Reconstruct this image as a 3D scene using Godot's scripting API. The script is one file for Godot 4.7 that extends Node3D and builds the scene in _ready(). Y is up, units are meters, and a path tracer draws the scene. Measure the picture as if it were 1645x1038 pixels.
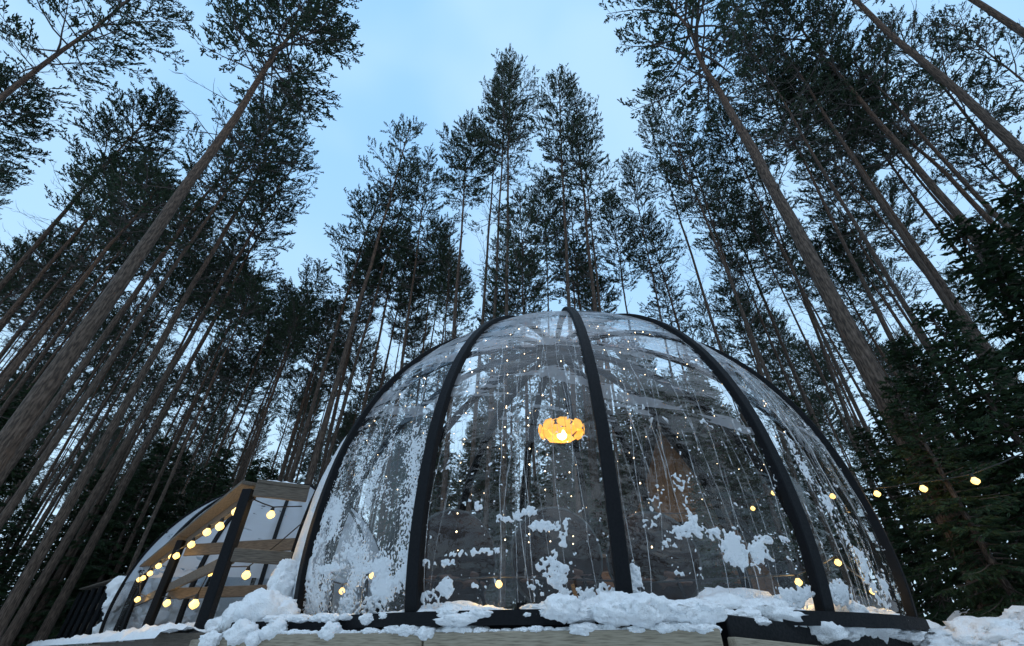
extends Node3D

const EYE := 0.6
const DOME := Vector3(0.69, 0.0, -5.82)      # centre of the near dome, metres
const DOME_FAR := Vector3(-5.42, 0.0, -11.37)
const DECK := 0.70                           # height of the deck boards

var rng := RandomNumberGenerator.new()
var names := {}
var M := {}


# ---------------------------------------------------------------- mesh helpers
class Geo:
	var v := PackedVector3Array()
	var n := PackedVector3Array()
	var uv := PackedVector2Array()
	var c := PackedColorArray()
	var i := PackedInt32Array()
	var smooth := true

	func tri(a: Vector3, b: Vector3, d: Vector3, col := Color.WHITE) -> void:
		var k := v.size()
		v.append(a); v.append(b); v.append(d)
		c.append(col); c.append(col); c.append(col)
		i.append(k); i.append(k + 1); i.append(k + 2)

	func quad(a: Vector3, b: Vector3, d: Vector3, e: Vector3, col := Color.WHITE) -> void:
		var k := v.size()
		v.append(a); v.append(b); v.append(d); v.append(e)
		for q in 4: c.append(col)
		i.append_array([k, k + 1, k + 2, k, k + 2, k + 3])

	func tube(pts: Array, radii: Array, sides: int, cols: Array = [], cap := true) -> void:
		var m := pts.size()
		var k := v.size()
		var up := Vector3.UP
		var along := 0.0
		for a in m:
			var t: Vector3 = (pts[mini(a + 1, m - 1)] - pts[maxi(a - 1, 0)]).normalized()
			if absf(t.dot(up)) > 0.95: up = Vector3.RIGHT if absf(t.x) < 0.7 else Vector3.BACK
			var x := up.cross(t).normalized()
			var y := t.cross(x)
			up = y if absf(y.dot(t)) < 0.5 else up
			if a > 0: along += pts[a].distance_to(pts[a - 1])
			for s in sides:
				var w := TAU * s / sides
				v.append(pts[a] + (x * cos(w) + y * sin(w)) * radii[a])
				c.append(cols[a] if cols.size() else Color.WHITE)
		for a in m - 1:
			for s in sides:
				var p := k + a * sides + s
				var q := k + a * sides + (s + 1) % sides
				i.append_array([p, q, p + sides, q, q + sides, p + sides])
		if cap:
			for e in [0, m - 1]:
				var centre := v.size()
				v.append(pts[e])
				c.append(cols[e] if cols.size() else Color.WHITE)
				for s in sides:
					var p2: int = k + e * sides + s
					var q2: int = k + e * sides + (s + 1) % sides
					if e == 0: i.append_array([centre, q2, p2])
					else: i.append_array([centre, p2, q2])

	# box with chamfered edges; t places its centre
	func box(t: Transform3D, size: Vector3, bevel := 0.006) -> void:
		var h := size / 2
		var b := minf(bevel, minf(h.x, minf(h.y, h.z)) * 0.45)
		var ax := [Vector3.RIGHT, Vector3.UP, Vector3.BACK]
		for d in 3:
			for s in [-1.0, 1.0]:
				var e1: int = (d + 1) % 3
				var e2: int = (d + 2) % 3
				var nn: Vector3 = ax[d] * s * h[d]
				var u: Vector3 = ax[e1] * (h[e1] - b)
				var w: Vector3 = ax[e2] * (h[e2] - b)
				face(t, [nn - u - w, nn + u - w, nn + u + w, nn - u + w], ax[d] * s)
		for d in 3:
			var e1: int = (d + 1) % 3
			var e2: int = (d + 2) % 3
			for s in [-1.0, 1.0]:
				for r in [-1.0, 1.0]:
					var l: Vector3 = ax[d] * (h[d] - b)
					var p: Vector3 = ax[e1] * s * h[e1] + ax[e2] * r * (h[e2] - b)
					var q: Vector3 = ax[e1] * s * (h[e1] - b) + ax[e2] * r * h[e2]
					face(t, [p - l, p + l, q + l, q - l], ax[e1] * s + ax[e2] * r)
		for sx in [-1.0, 1.0]:
			for sy in [-1.0, 1.0]:
				for sz in [-1.0, 1.0]:
					var s3 := Vector3(sx, sy, sz)
					face(t, [s3 * Vector3(h.x, h.y - b, h.z - b), s3 * Vector3(h.x - b, h.y, h.z - b), s3 * Vector3(h.x - b, h.y - b, h.z)], s3)

	func face(t: Transform3D, p: Array, out: Vector3) -> void:
		var k := v.size()
		var turn: bool = (p[1] - p[0]).cross(p[2] - p[0]).dot(out) > 0   # front faces run clockwise
		for x in p:
			v.append(t * x)
			c.append(Color.WHITE)
		for j in range(1, p.size() - 1):
			if turn: i.append_array([k, k + j + 1, k + j])
			else: i.append_array([k, k + j, k + j + 1])

	func mesh(normals := 0) -> ArrayMesh:   # 0: flat facets left to the renderer, 1: smooth normals over shared corners
		var arr := []
		arr.resize(Mesh.ARRAY_MAX)
		arr[Mesh.ARRAY_VERTEX] = v
		arr[Mesh.ARRAY_INDEX] = i
		if c.size() == v.size(): arr[Mesh.ARRAY_COLOR] = c
		if uv.size() == v.size(): arr[Mesh.ARRAY_TEX_UV] = uv
		if normals == 1:
			n.resize(v.size())
			n.fill(Vector3.ZERO)
			for f in range(0, i.size(), 3):
				var a := i[f]
				var b := i[f + 1]
				var d := i[f + 2]
				var w := (v[d] - v[a]).cross(v[b] - v[a])
				n[a] += w; n[b] += w; n[d] += w
			for a in n.size(): n[a] = n[a].normalized() if n[a].length_squared() > 1e-20 else Vector3.UP
			arr[Mesh.ARRAY_NORMAL] = n
		else:
			# flat: split corners so that each facet has its own normal
			var fv := PackedVector3Array()
			var fn := PackedVector3Array()
			var fc := PackedColorArray()
			fv.resize(i.size()); fn.resize(i.size()); fc.resize(i.size())
			for f in range(0, i.size(), 3):
				var w := (v[i[f + 2]] - v[i[f]]).cross(v[i[f + 1]] - v[i[f]]).normalized()
				for q in 3:
					fv[f + q] = v[i[f + q]]
					fn[f + q] = w
					fc[f + q] = c[i[f + q]] if c.size() == v.size() else Color.WHITE
			arr[Mesh.ARRAY_VERTEX] = fv
			arr[Mesh.ARRAY_NORMAL] = fn
			arr[Mesh.ARRAY_COLOR] = fc
			arr[Mesh.ARRAY_INDEX] = null
			arr[Mesh.ARRAY_TEX_UV] = null
		var m := ArrayMesh.new()
		m.add_surface_from_arrays(Mesh.PRIMITIVE_TRIANGLES, arr)
		return m


func numbered(called: String) -> String:
	if not names.has(called):
		names[called] = 0
		return called
	names[called] += 1
	return "%s_%03d" % [called, names[called]]


func tag(o: Node3D, label: String, category := "", group := "", kind := "") -> Node3D:
	if label: o.set_meta("label", label)
	if category: o.set_meta("category", category)
	if group: o.set_meta("group", group)
	if kind: o.set_meta("kind", kind)
	return o


func thing(called: String, label: String, category: String, where := Vector3.ZERO, turn := 0.0, group := "") -> Node3D:
	var o := Node3D.new()
	o.name = numbered(called)
	add_child(o)
	o.position = where
	o.rotation.y = turn
	return tag(o, label, category, group)


func part(called: String, m: Mesh, mat: Material, parent: Node, kind := "") -> MeshInstance3D:
	var o := MeshInstance3D.new()
	o.mesh = m
	o.material_override = mat
	o.name = numbered(called) if parent == self else called
	parent.add_child(o, true)
	if kind: o.set_meta("kind", kind)
	return o


func struct(called: String, m: Mesh, mat: Material, label: String) -> MeshInstance3D:
	var o := part(called, m, mat, self, "structure")
	o.set_meta("label", label)
	return o


func at(x: float, y: float, z: float) -> Transform3D:
	return Transform3D(Basis(), Vector3(x, y, z))


# a bar's frame: x runs from a to b, y up
func along(a: Vector3, b: Vector3, up := Vector3.UP) -> Transform3D:
	var x := (b - a).normalized()
	var z := x.cross(up).normalized()
	return Transform3D(Basis(x, z.cross(x), z), (a + b) / 2)


func noise(freq: float, s: int, octaves := 4, kind := FastNoiseLite.TYPE_SIMPLEX_SMOOTH) -> FastNoiseLite:
	var f := FastNoiseLite.new()
	f.noise_type = kind
	f.frequency = freq
	f.seed = s
	f.fractal_octaves = octaves
	return f


func noise_texture(freq: float, s: int, stops: Array, octaves := 4, side := 512, kind := FastNoiseLite.TYPE_SIMPLEX_SMOOTH) -> NoiseTexture2D:
	var t := NoiseTexture2D.new()
	t.width = side
	t.height = side
	t.seamless = true
	t.noise = noise(freq, s, octaves, kind)
	if stops.size():
		var g := Gradient.new()
		g.offsets = PackedFloat32Array(stops.map(func(q): return q[0]))
		g.colors = PackedColorArray(stops.map(func(q): return q[1].linear_to_srgb()))
		t.color_ramp = g
	return t


func lin(r: float, g: float, b: float, a := 1.0) -> Color:   # a linear base colour
	var k := Color(r, g, b).linear_to_srgb()
	k.a = a
	return k


func plain(r: float, g: float, b: float, rough := 0.7, metal := 0.0) -> StandardMaterial3D:
	var m := StandardMaterial3D.new()
	m.albedo_color = lin(r, g, b)
	m.roughness = rough
	m.metallic = metal
	return m


func glow(r: float, g: float, b: float, energy: float) -> StandardMaterial3D:
	var m := plain(0.8, 0.7, 0.5, 0.4)
	m.emission_enabled = true
	m.emission = lin(r, g, b)
	m.emission_energy_multiplier = energy
	return m


func make_materials() -> void:
	var bark := plain(1, 1, 1, 0.92)
	bark.albedo_texture = noise_texture(0.018, 3, [[0.0, Color(0.018, 0.014, 0.012)], [0.40, Color(0.06, 0.045, 0.036)], [0.58, Color(0.125, 0.096, 0.078)], [1.0, Color(0.20, 0.165, 0.14)]], 5)
	bark.vertex_color_use_as_albedo = true
	bark.uv1_triplanar = true
	bark.uv1_scale = Vector3(3.6, 0.5, 3.6)
	bark.heightmap_enabled = true
	bark.heightmap_texture = noise_texture(0.022, 4, [], 5)
	bark.heightmap_scale = 2.2
	M.bark = bark
	var twig := plain(0.07, 0.055, 0.048, 0.9)
	M.twig = twig
	var needle := plain(1, 1, 1, 0.55)
	needle.vertex_color_use_as_albedo = true
	needle.backlight_enabled = true
	needle.backlight = Color(0.30, 0.34, 0.16)
	M.needle = needle
	var snow := plain(0.87, 0.89, 0.91, 0.65)
	snow.heightmap_enabled = true
	snow.heightmap_texture = noise_texture(0.05, 8, [], 5)
	snow.heightmap_scale = 0.7
	snow.uv1_triplanar = true
	snow.uv1_world_triplanar = true
	snow.uv1_scale = Vector3(2.5, 2.5, 2.5)
	M.snow = snow
	var slush := plain(0.80, 0.83, 0.86, 0.3)
	slush.heightmap_enabled = true
	slush.heightmap_texture = snow.heightmap_texture
	slush.heightmap_scale = 0.5
	slush.uv1_triplanar = true
	slush.uv1_scale = Vector3(6, 6, 6)
	M.slush = slush
	var steel := plain(0.006, 0.007, 0.009, 0.42, 0.0)
	steel.metallic_specular = 0.28
	steel.roughness_texture = noise_texture(0.03, 12, [[0.0, Color(0.25, 0.25, 0.25)], [1.0, Color(0.8, 0.8, 0.8)]])
	steel.roughness = 0.9
	steel.uv1_triplanar = true
	steel.uv1_scale = Vector3(3, 3, 3)
	M.steel = steel
	# weathered timber: grain runs along x of the board
	var wood := plain(1, 1, 1, 0.8)
	wood.albedo_texture = noise_texture(0.02, 21, [[0.0, Color(0.045, 0.036, 0.028)], [0.45, Color(0.105, 0.086, 0.066)], [1.0, Color(0.17, 0.14, 0.11)]], 5)
	wood.uv1_triplanar = true
	wood.uv1_scale = Vector3(0.7, 9, 9)
	wood.heightmap_enabled = true
	wood.heightmap_texture = wood.albedo_texture
	wood.heightmap_scale = 0.3
	M.wood = wood
	var timber := wood.duplicate()
	timber.albedo_texture = noise_texture(0.02, 25, [[0.0, Color(0.15, 0.125, 0.09)], [0.45, Color(0.29, 0.25, 0.185)], [1.0, Color(0.40, 0.355, 0.275)]], 5)
	M.timber = timber
	var warm := plain(1, 1, 1, 0.7)
	warm.albedo_texture = noise_texture(0.02, 22, [[0.0, Color(0.09, 0.038, 0.012)], [0.5, Color(0.19, 0.085, 0.026)], [1.0, Color(0.27, 0.135, 0.045)]], 5)
	warm.uv1_triplanar = true
	warm.uv1_scale = Vector3(0.8, 7, 7)
	M.warm_wood = warm
	# clear film, wrinkled across the gore
	var film := plain(0.75, 0.78, 0.8, 0.0)
	film.transparency = BaseMaterial3D.TRANSPARENCY_ALPHA
	film.albedo_color.a = 0.005
	film.metallic_specular = 0.7
	film.cull_mode = BaseMaterial3D.CULL_DISABLED
	film.heightmap_enabled = true
	film.heightmap_texture = noise_texture(0.012, 31, [], 3)
	film.heightmap_scale = 0.55
	film.uv1_scale = Vector3(0.6, 1.7, 1.0)
	M.film = film
	var fogged := film.duplicate()
	fogged.albedo_color = lin(0.8, 0.83, 0.86, 0.025)
	M.film_fogged = fogged
	var frosted := film.duplicate()
	frosted.albedo_color = lin(0.84, 0.87, 0.9, 0.5)
	frosted.backlight_enabled = true
	frosted.backlight = Color(0.9, 0.93, 0.95)
	M.film_frosted = frosted
	# a thin skin of rime and meltwater on the upper film
	var rime := plain(0.85, 0.88, 0.92, 0.5)
	rime.transparency = BaseMaterial3D.TRANSPARENCY_ALPHA
	rime.albedo_color.a = 0.33
	rime.backlight_enabled = true
	rime.backlight = Color(0.9, 0.94, 1.0)
	M.rime = rime
	var crust := rime.duplicate()
	crust.albedo_color.a = 0.72
	M.snow_film = crust
	var water := plain(0.85, 0.88, 0.9, 0.08)
	water.transparency = BaseMaterial3D.TRANSPARENCY_ALPHA
	water.albedo_color.a = 0.22
	M.water = water
	M.cable = plain(0.012, 0.012, 0.012, 0.6)
	M.bulb = glow(1.0, 0.62, 0.15, 1.7)
	M.fairy = glow(1.0, 0.72, 0.40, 9.0)
	M.petal = glow(1.0, 0.66, 0.11, 0.55)
	M.petal.backlight_enabled = true
	M.petal.backlight = Color(1.0, 0.85, 0.45)
	M.petal.albedo_color = lin(0.6, 0.42, 0.12)
	M.lamp_core = glow(1.0, 0.78, 0.38, 6.0)
	M.fabric = plain(0.022, 0.016, 0.016, 0.95)
	M.piping = plain(0.06, 0.07, 0.075, 0.8)
	M.cushion = plain(0.12, 0.075, 0.06, 0.95)
	M.pane = plain(0.05, 0.06, 0.06, 0.05)


# ---------------------------------------------------------------- trees
# one shoot: three crossed blades of needles round its axis
func shoot(g: Geo, p: Vector3, d: Vector3, length: float, wide: float, col: Color) -> void:
	var a := d.cross(Vector3.UP if absf(d.y) < 0.9 else Vector3.RIGHT).normalized()
	var b := d.cross(a)
	var w := rng.randf() * PI
	for k in 3:
		var s := (a * cos(w) + b * sin(w)) * wide
		w += PI / 3.0
		var m := p + d * length * 0.55
		g.tri(p, m + s, p + d * length, col)
		g.tri(p, p + d * length, m - s, col)


func needle_colour() -> Color:
	var k := rng.randf_range(0.65, 1.35)
	return Color(0.036 * k * rng.randf_range(0.85, 1.2), 0.062 * k, 0.029 * k * rng.randf_range(0.8, 1.3))


# a Scots pine 20 m tall with a trunk 0.28 m thick: [trunk, branches, crown]
func pine_meshes(base: float, reach: float, dense: float, s: int) -> Array:
	rng.seed = s
	var trunk := Geo.new()
	var pts := []
	var rad := []
	var cols := []
	var nz := noise(0.5, s, 2)
	for k in 25:
		var f := k / 24.0
		var y := 20.0 * f
		pts.append(Vector3(nz.get_noise_2d(y * 0.35, 0.0) * 0.16 * f, y, nz.get_noise_2d(y * 0.35, 50.0) * 0.16 * f))
		rad.append(0.14 * (1.0 - 0.86 * pow(f, 1.15)) + 0.07 * exp(-y * 1.6))
		var up := smoothstep(0.3, 0.7, f)      # the bark turns from grey brown plates to thin rust bark up the trunk
		cols.append(Color(0.92, 0.86, 0.80).lerp(Color(1.0, 0.70, 0.50), up))
	trunk.tube(pts, rad, 9, cols)
	for k in trunk.v.size():                    # ridged plates
		var q := trunk.v[k]
		trunk.v[k] += Vector3(q.x, 0, q.z).normalized() * nz.get_noise_3d(q.x * 30, q.y * 3, q.z * 30) * 0.012
	var on := func(y: float) -> Vector3:
		var k := clampf(y / 20.0 * 24.0, 0.0, 23.99)
		return pts[int(k)].lerp(pts[int(k) + 1], k - int(k))
	var wood := Geo.new()
	var crown := Geo.new()
	var yb := 20.0 * base
	var count := int(52 * dense)
	for b in count:
		var f := (b + rng.randf()) / count
		var y := yb + (19.75 - yb) * pow(f, 0.9)
		var az := b * 2.39996 + rng.randf_range(-0.5, 0.5)
		var length := reach * (0.35 + 1.0 * smoothstep(-0.15, 0.35, f)) * pow(1.01 - f, 0.40) * rng.randf_range(0.5, 1.2) + 0.2
		limb(wood, crown, on.call(y), az, lerpf(-0.05, 0.7, f) + rng.randf_range(-0.25, 0.3), length, dense)
	for b in 22:                                # dead, bare branches below the crown
		var y := lerpf(20.0 * 0.30, yb + 1.0, sqrt(rng.randf()))
		bare(wood, on.call(y), rng.randf() * TAU, rng.randf_range(-0.25, 0.35), rng.randf_range(0.3, 1.5))
	return [trunk.mesh(1), wood.mesh(), crown.mesh()]


func limb(wood: Geo, crown: Geo, from: Vector3, az: float, rise: float, length: float, dense: float) -> void:
	var side := Vector3(cos(az), 0, sin(az))
	var d := (side + Vector3.UP * tan(clampf(rise, -0.4, 1.2))).normalized()
	var pts := [from]
	var rad := [0.008 + 0.011 * length]
	var p := from
	var steps := 5
	for k in steps:
		d = (d + Vector3(rng.randf_range(-0.2, 0.2), rng.randf_range(-0.05, 0.26), rng.randf_range(-0.2, 0.2))).normalized()
		p += d * length / steps
		pts.append(p)
		rad.append((0.008 + 0.011 * length) * (1.0 - 0.8 * (k + 1.0) / steps))
	wood.tube(pts, rad, 4, [], false)
	var n := int(length * 7.4 * dense) + 2
	for k in n:
		var f := lerpf(0.25, 1.0, (k + rng.randf()) / n)
		var a := f * steps
		var s0: Vector3 = pts[int(minf(a, steps - 0.01))]
		var s1: Vector3 = pts[int(minf(a, steps - 0.01)) + 1]
		var q := s0.lerp(s1, a - int(minf(a, steps - 0.01)))
		var fwd := (s1 - s0).normalized()
		var out := fwd.cross(Vector3.UP).normalized() * (1.0 if k % 2 else -1.0)
		var t := (fwd * rng.randf_range(0.4, 1.0) + out * rng.randf_range(0.4, 1.1) + Vector3.UP * rng.randf_range(-0.15, 0.7)).normalized()
		var tl := (0.22 + 0.34 * length * (1.15 - f)) * rng.randf_range(0.6, 1.2)
		var e := q + t * tl
		wood.tube([q, e], [0.006, 0.003], 3, [], false)
		var m := int(tl / 0.037) + 4
		for j in m:
			var g := lerpf(0.3, 1.04, (j + rng.randf()) / m)
			var r := (t * 0.8 + Vector3(rng.randf_range(-1, 1), rng.randf_range(-0.35, 1.1), rng.randf_range(-1, 1)) * 0.75).normalized()
			shoot(crown, q.lerp(e, g), r, rng.randf_range(0.09, 0.15), rng.randf_range(0.0115, 0.019), needle_colour())


func bare(wood: Geo, from: Vector3, az: float, rise: float, length: float) -> void:
	var d := Vector3(cos(az), rise, sin(az)).normalized()
	var pts := [from]
	var rad := [0.012]
	var p := from
	for k in 4:
		d = (d + Vector3(rng.randf_range(-0.3, 0.3), rng.randf_range(-0.2, 0.3), rng.randf_range(-0.3, 0.3))).normalized()
		p += d * length / 4
		pts.append(p)
		rad.append(0.012 - 0.0024 * (k + 1))
		for j in 2:
			var t := (d + Vector3(rng.randf_range(-1, 1), rng.randf_range(-0.5, 0.8), rng.randf_range(-1, 1))).normalized()
			wood.tube([p, p + t * length * 0.14, p + (t + Vector3(0, 0.3, 0)) * length * 0.24], [0.005, 0.004, 0.002], 3, [], false)
	wood.tube(pts, rad, 4, [], false)


# a spruce 6 m tall with drooping branches: [trunk, branches, crown]
func spruce_meshes(s: int, thin: float) -> Array:
	rng.seed = s
	var trunk := Geo.new()
	trunk.tube([Vector3.ZERO, Vector3(0, 2, 0), Vector3(0.02, 4, 0), Vector3(0, 6, 0)], [0.10, 0.07, 0.045, 0.008], 8)
	var wood := Geo.new()
	var crown := Geo.new()
	var y := 0.15
	while y < 5.85:
		var f := y / 6.0
		for b in 6:
			var az := rng.randf() * TAU
			var length := (1.62 * pow(1.0 - f, 0.85) + 0.08) * rng.randf_range(0.6, 1.12)
			var d := Vector3(cos(az), lerpf(-0.12, 0.6, f), sin(az)).normalized()
			var p := Vector3(0, y + rng.randf_range(-0.08, 0.08), 0)
			var pts := [p]
			for k in 5:
				d = (d + Vector3(0, (-0.28 if k < 2 else 0.1) * (1.0 - f), 0)).normalized()
				p += d * length / 5
				pts.append(p)
			wood.tube(pts, [0.016, 0.014, 0.011, 0.009, 0.006, 0.003], 3, [], false)
			var n := int(length * 15 * thin) + 2
			for k in n:
				var a := lerpf(0.5, 4.99, (k + rng.randf()) / n)
				var q: Vector3 = pts[int(a)].lerp(pts[int(a) + 1], a - int(a))
				var fwd: Vector3 = (pts[int(a) + 1] - pts[int(a)]).normalized()
				var out := fwd.cross(Vector3.UP).normalized() * (1.0 if k % 2 else -1.0)
				var tl := (0.10 + 0.30 * length * (1.0 - a / 5.6)) * rng.randf_range(0.6, 1.2)
				var t := (fwd * 0.7 + out + Vector3.DOWN * rng.randf_range(0.05, 0.6)).normalized()
				var m := int(tl / 0.06) + 2
				for j in m:
					var r := (t + Vector3(rng.randf_range(-1, 1), rng.randf_range(-0.9, 0.5), rng.randf_range(-1, 1)) * 0.55).normalized()
					var c := needle_colour()
					shoot(crown, q + t * tl * j / m, r, rng.randf_range(0.09, 0.16), rng.randf_range(0.014, 0.022), Color(c.r * 0.8, c.g * 0.95, c.b * 0.8))
		y += lerpf(0.20, 0.13, f)
	return [trunk.mesh(1), wood.mesh(), crown.mesh()]


func make_tree(called: String, meshes: Array) -> Node3D:
	var t := Node3D.new()
	t.name = called
	part("trunk", meshes[0], M.bark, t)
	part("branches", meshes[1], M.twig, t)
	part("crown", meshes[2], M.needle, t)
	return t


# lean is how far the trunk runs sideways for each metre it rises
func plant(proto: Node3D, x: float, z: float, lean: Vector2, height: float, thick: float, turn: float, label: String, group := "") -> Node3D:
	var called := proto.name
	var t: Node3D = proto.duplicate()
	t.name = numbered(called)
	add_child(t)
	var up := Vector3(lean.x, 1.0, lean.y).normalized()
	var east := up.cross(Vector3.FORWARD).normalized() * -1.0
	var b := Basis(east, up, east.cross(up))
	t.transform = Transform3D(b * Basis(Vector3.UP, turn), Vector3(x, ground(x, z) - 0.05, z))
	var tall := height / (20.0 if called == &"pine_tree" else 6.0)
	var k := thick / (0.28 if called == &"pine_tree" else 0.2)
	(t.get_node("trunk") as Node3D).scale = Vector3(k, tall, k)
	var w := clampf(0.4 + 0.75 * k, 0.65, 1.3) if called == &"pine_tree" else tall
	(t.get_node("branches") as Node3D).scale = Vector3(w, tall, w)
	(t.get_node("crown") as Node3D).scale = Vector3(w, tall, w)
	return tag(t, label, "pine tree" if called == &"pine_tree" else "spruce", group)


# height of the snow-covered ground
func ground(x: float, z: float) -> float:
	var f := -z
	var right := smoothstep(2.6, 5.2, x) * smoothstep(1.0, 3.6, f)
	var away := smoothstep(4.0, 12.0, f) * 0.25 + smoothstep(15.0, 80.0, f) * 0.8
	var y := right * 0.62 + away * (0.4 + 0.6 * smoothstep(-2.0, 4.0, x))
	return y + bumps.get_noise_2d(x, z) * 0.09 + bumps.get_noise_2d(x * 5.0, z * 5.0) * 0.03 * right


var bumps: FastNoiseLite


func forest() -> void:
	var pines := [
		make_tree("pine_tree", pine_meshes(0.60, 1.7, 1.0, 101)), make_tree("pine_tree", pine_meshes(0.66, 1.5, 1.15, 102)),
		make_tree("pine_tree", pine_meshes(0.58, 1.6, 0.85, 103)), make_tree("pine_tree", pine_meshes(0.70, 1.4, 1.2, 104)),
		make_tree("pine_tree", pine_meshes(0.62, 1.8, 0.95, 105)), make_tree("pine_tree", pine_meshes(0.64, 1.3, 0.8, 106)),
		make_tree("pine_tree", pine_meshes(0.56, 1.5, 0.75, 107)), make_tree("pine_tree", pine_meshes(0.60, 1.65, 1.05, 108))]
	# crowded pines: long bare trunks under small, high crowns
	var slender := [make_tree("pine_tree", pine_meshes(0.75, 1.25, 0.95, 111)), make_tree("pine_tree", pine_meshes(0.79, 1.15, 1.0, 112)),
		make_tree("pine_tree", pine_meshes(0.72, 1.35, 0.85, 113)), make_tree("pine_tree", pine_meshes(0.77, 1.3, 0.9, 114)), pines[3], pines[1]]
	var spruces := [make_tree("spruce_tree", spruce_meshes(201, 0.8)), make_tree("spruce_tree", spruce_meshes(202, 0.7))]
	var heroes := [   # label, x, z, lean x, lean z, height, thickness
		["pine trunk slanting across the top left corner, crown cut off above", -12.46, -5.62, -0.007, 0.016, 21.0, 0.21],
		["pine with full tuft crown standing alone against sky at upper left", -14.44, -9.66, -0.012, 0.018, 19.3, 0.21],
		["slim pine just right of the lone tufted pine at far left", -18.21, -13.36, -0.001, 0.002, 21.5, 0.21],
		["thickest pine on the left side with dead twigs below a high crown", -6.18, -5.23, -0.002, 0.002, 17.6, 0.27],
		["pale slender pine close behind the thickest left pine", -11.29, -9.76, 0.019, -0.021, 19.2, 0.21],
		["second pale pine crossing behind the thickest left pine near its foot", -10.37, -9.49, 0.020, -0.021, 21.0, 0.16],
		["sturdy pine right of the thickest left pine with dense dark crown", -10.38, -10.82, 0.003, -0.003, 21.7, 0.23],
		["pine in the left group between two sturdier pale trunks", -11.44, -12.27, 0.034, -0.030, 22.0, 0.21],
		["pale straight pine on the right flank of the left group", -12.61, -14.50, 0.019, -0.016, 20.6, 0.25],
		["thread-thin pine between the big left pines, far back", -17.54, -17.16, 0.009, -0.009, 20.0, 0.14],
		["thin distant pine at the right fringe of the left group", -15.41, -19.56, 0.025, -0.019, 19.0, 0.14],
		["thin pale pine low in the gap right of the left group", -15.62, -20.73, 0.033, -0.024, 18.0, 0.17],
		["short-looking distant pine in the sky gap left of the dome", -11.20, -18.24, 0.015, -0.009, 18.0, 0.19],
		["slender leaning pine first left of the glass dome's shoulder", -7.46, -14.98, 0.010, -0.005, 21.0, 0.21],
		["tall double-crowned pine rising from the dome's left shoulder", -6.40, -13.99, 0.015, -0.006, 26.0, 0.25],
		["thin twin pine pressed against the tall pine at dome's left shoulder", -6.43, -14.79, 0.031, -0.012, 23.5, 0.17],
		["dark ragged pine between the left shoulder pine and the centre group", -3.90, -14.61, -0.033, 0.010, 22.5, 0.17],
		["bushy topped pine with long bare trunk left of the tallest centre pines", -1.68, -11.79, -0.022, 0.004, 21.6, 0.17],
		["left stem of the three tallest centre pines", -1.13, -11.44, 0.019, -0.001, 24.0, 0.14],
		["middle stem of the three tallest centre pines", -0.62, -10.66, 0.011, -0.001, 25.0, 0.13],
		["tallest centre pine whose tip reaches highest into the open sky", -0.20, -10.25, 0.004, -0.000, 25.0, 0.14],
		["straight pine rising just behind the dome's top, right of centre", 1.37, -10.33, 0.038, 0.007, 23.0, 0.16],
		["pine with a forked dark crown right of the dome's top", 2.22, -10.56, 0.033, 0.008, 21.5, 0.17],
		["thin dark stem close beside the forked pine right of dome top", 2.63, -11.52, 0.030, 0.008, 21.0, 0.12],
		["very thin bare pine in the bright gap above the dome's top", 0.39, -10.41, -0.005, -0.000, 14.0, 0.07],
		["thin feathery pine between the centre group and dome top pine", 1.08, -12.51, 0.022, 0.002, 18.0, 0.10],
		["very thin pine behind and left of the bushy topped pine", -2.11, -14.37, -0.049, 0.010, 17.0, 0.09],
		["small pine at the left end of the right hand forest edge", 4.69, -15.50, 0.034, 0.011, 19.6, 0.14],
		["thickest brown pine on the right, curving up from dome to top edge", 4.89, -5.25, 0.006, 0.006, 17.9, 0.28],
		["slim pine that ends lowest left of the thick right pine", 7.19, -11.65, 0.038, 0.025, 19.0, 0.14],
		["pine with dense dark crown left of the thick right pine", 6.05, -9.15, -0.001, -0.001, 19.1, 0.11],
		["thin pine second to the left of the thick right pine", 6.75, -12.16, 0.011, 0.006, 21.9, 0.14],
		["thinnest feathery pine at the inner edge of the right forest", 5.72, -14.65, 0.037, 0.016, 21.9, 0.12],
		["thin pine directly behind the thick right pine", 8.63, -10.33, 0.018, 0.016, 19.2, 0.12],
		["left one of two pines running side by side, right of the thick pine", 7.37, -6.78, 0.028, 0.033, 18.6, 0.11],
		["right one of two pines running side by side, right of the thick pine", 8.87, -9.08, 0.047, 0.052, 19.2, 0.14],
		["long bare pine with high dark crown beyond the paired pines", 8.64, -7.22, 0.032, 0.044, 20.9, 0.14],
		["sturdy pale pine with a dark clump halfway, toward the right edge", 10.24, -6.86, 0.011, 0.018, 21.2, 0.23],
		["slim bright barked pine running to the right edge below sturdy leaning one", 11.56, -7.14, 0.011, 0.018, 20.0, 0.16],
		["heavy pine trunk running off the top edge at upper right", 8.65, -4.51, 0.012, 0.024, 21.0, 0.21],
		["dark pine trunk tucked under the heavy trunk at upper right", 14.62, -8.81, 0.038, 0.075, 20.5, 0.19],
		["broad trunk cutting across the extreme top right corner", 10.16, -4.02, 0.011, 0.032, 21.0, 0.19],
		["small dark pine glimpsed below the top right corner trunk", 15.44, -6.96, 0.014, 0.035, 18.5, 0.14],
		["thin pine behind the sturdy pale pine on the right", 13.20, -9.69, 0.020, 0.029, 20.3, 0.16],
		["thin dark pine crossing the dark clump on the right", 14.54, -9.68, 0.000, 0.001, 20.7, 0.15],
		["pine rising from the dome's right shoulder in front of bright sky", 11.48, -15.87, 0.012, 0.009, 21.9, 0.21],
		["thin pine at the dome's right shoulder, left of a stouter one", 10.38, -14.80, 0.005, 0.003, 19.4, 0.14],
		["straight pine between the dome's right edge and thick right pine", 11.34, -14.81, 0.069, 0.058, 21.3, 0.18],
	]
	var taken := []
	rng.seed = 77
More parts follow.
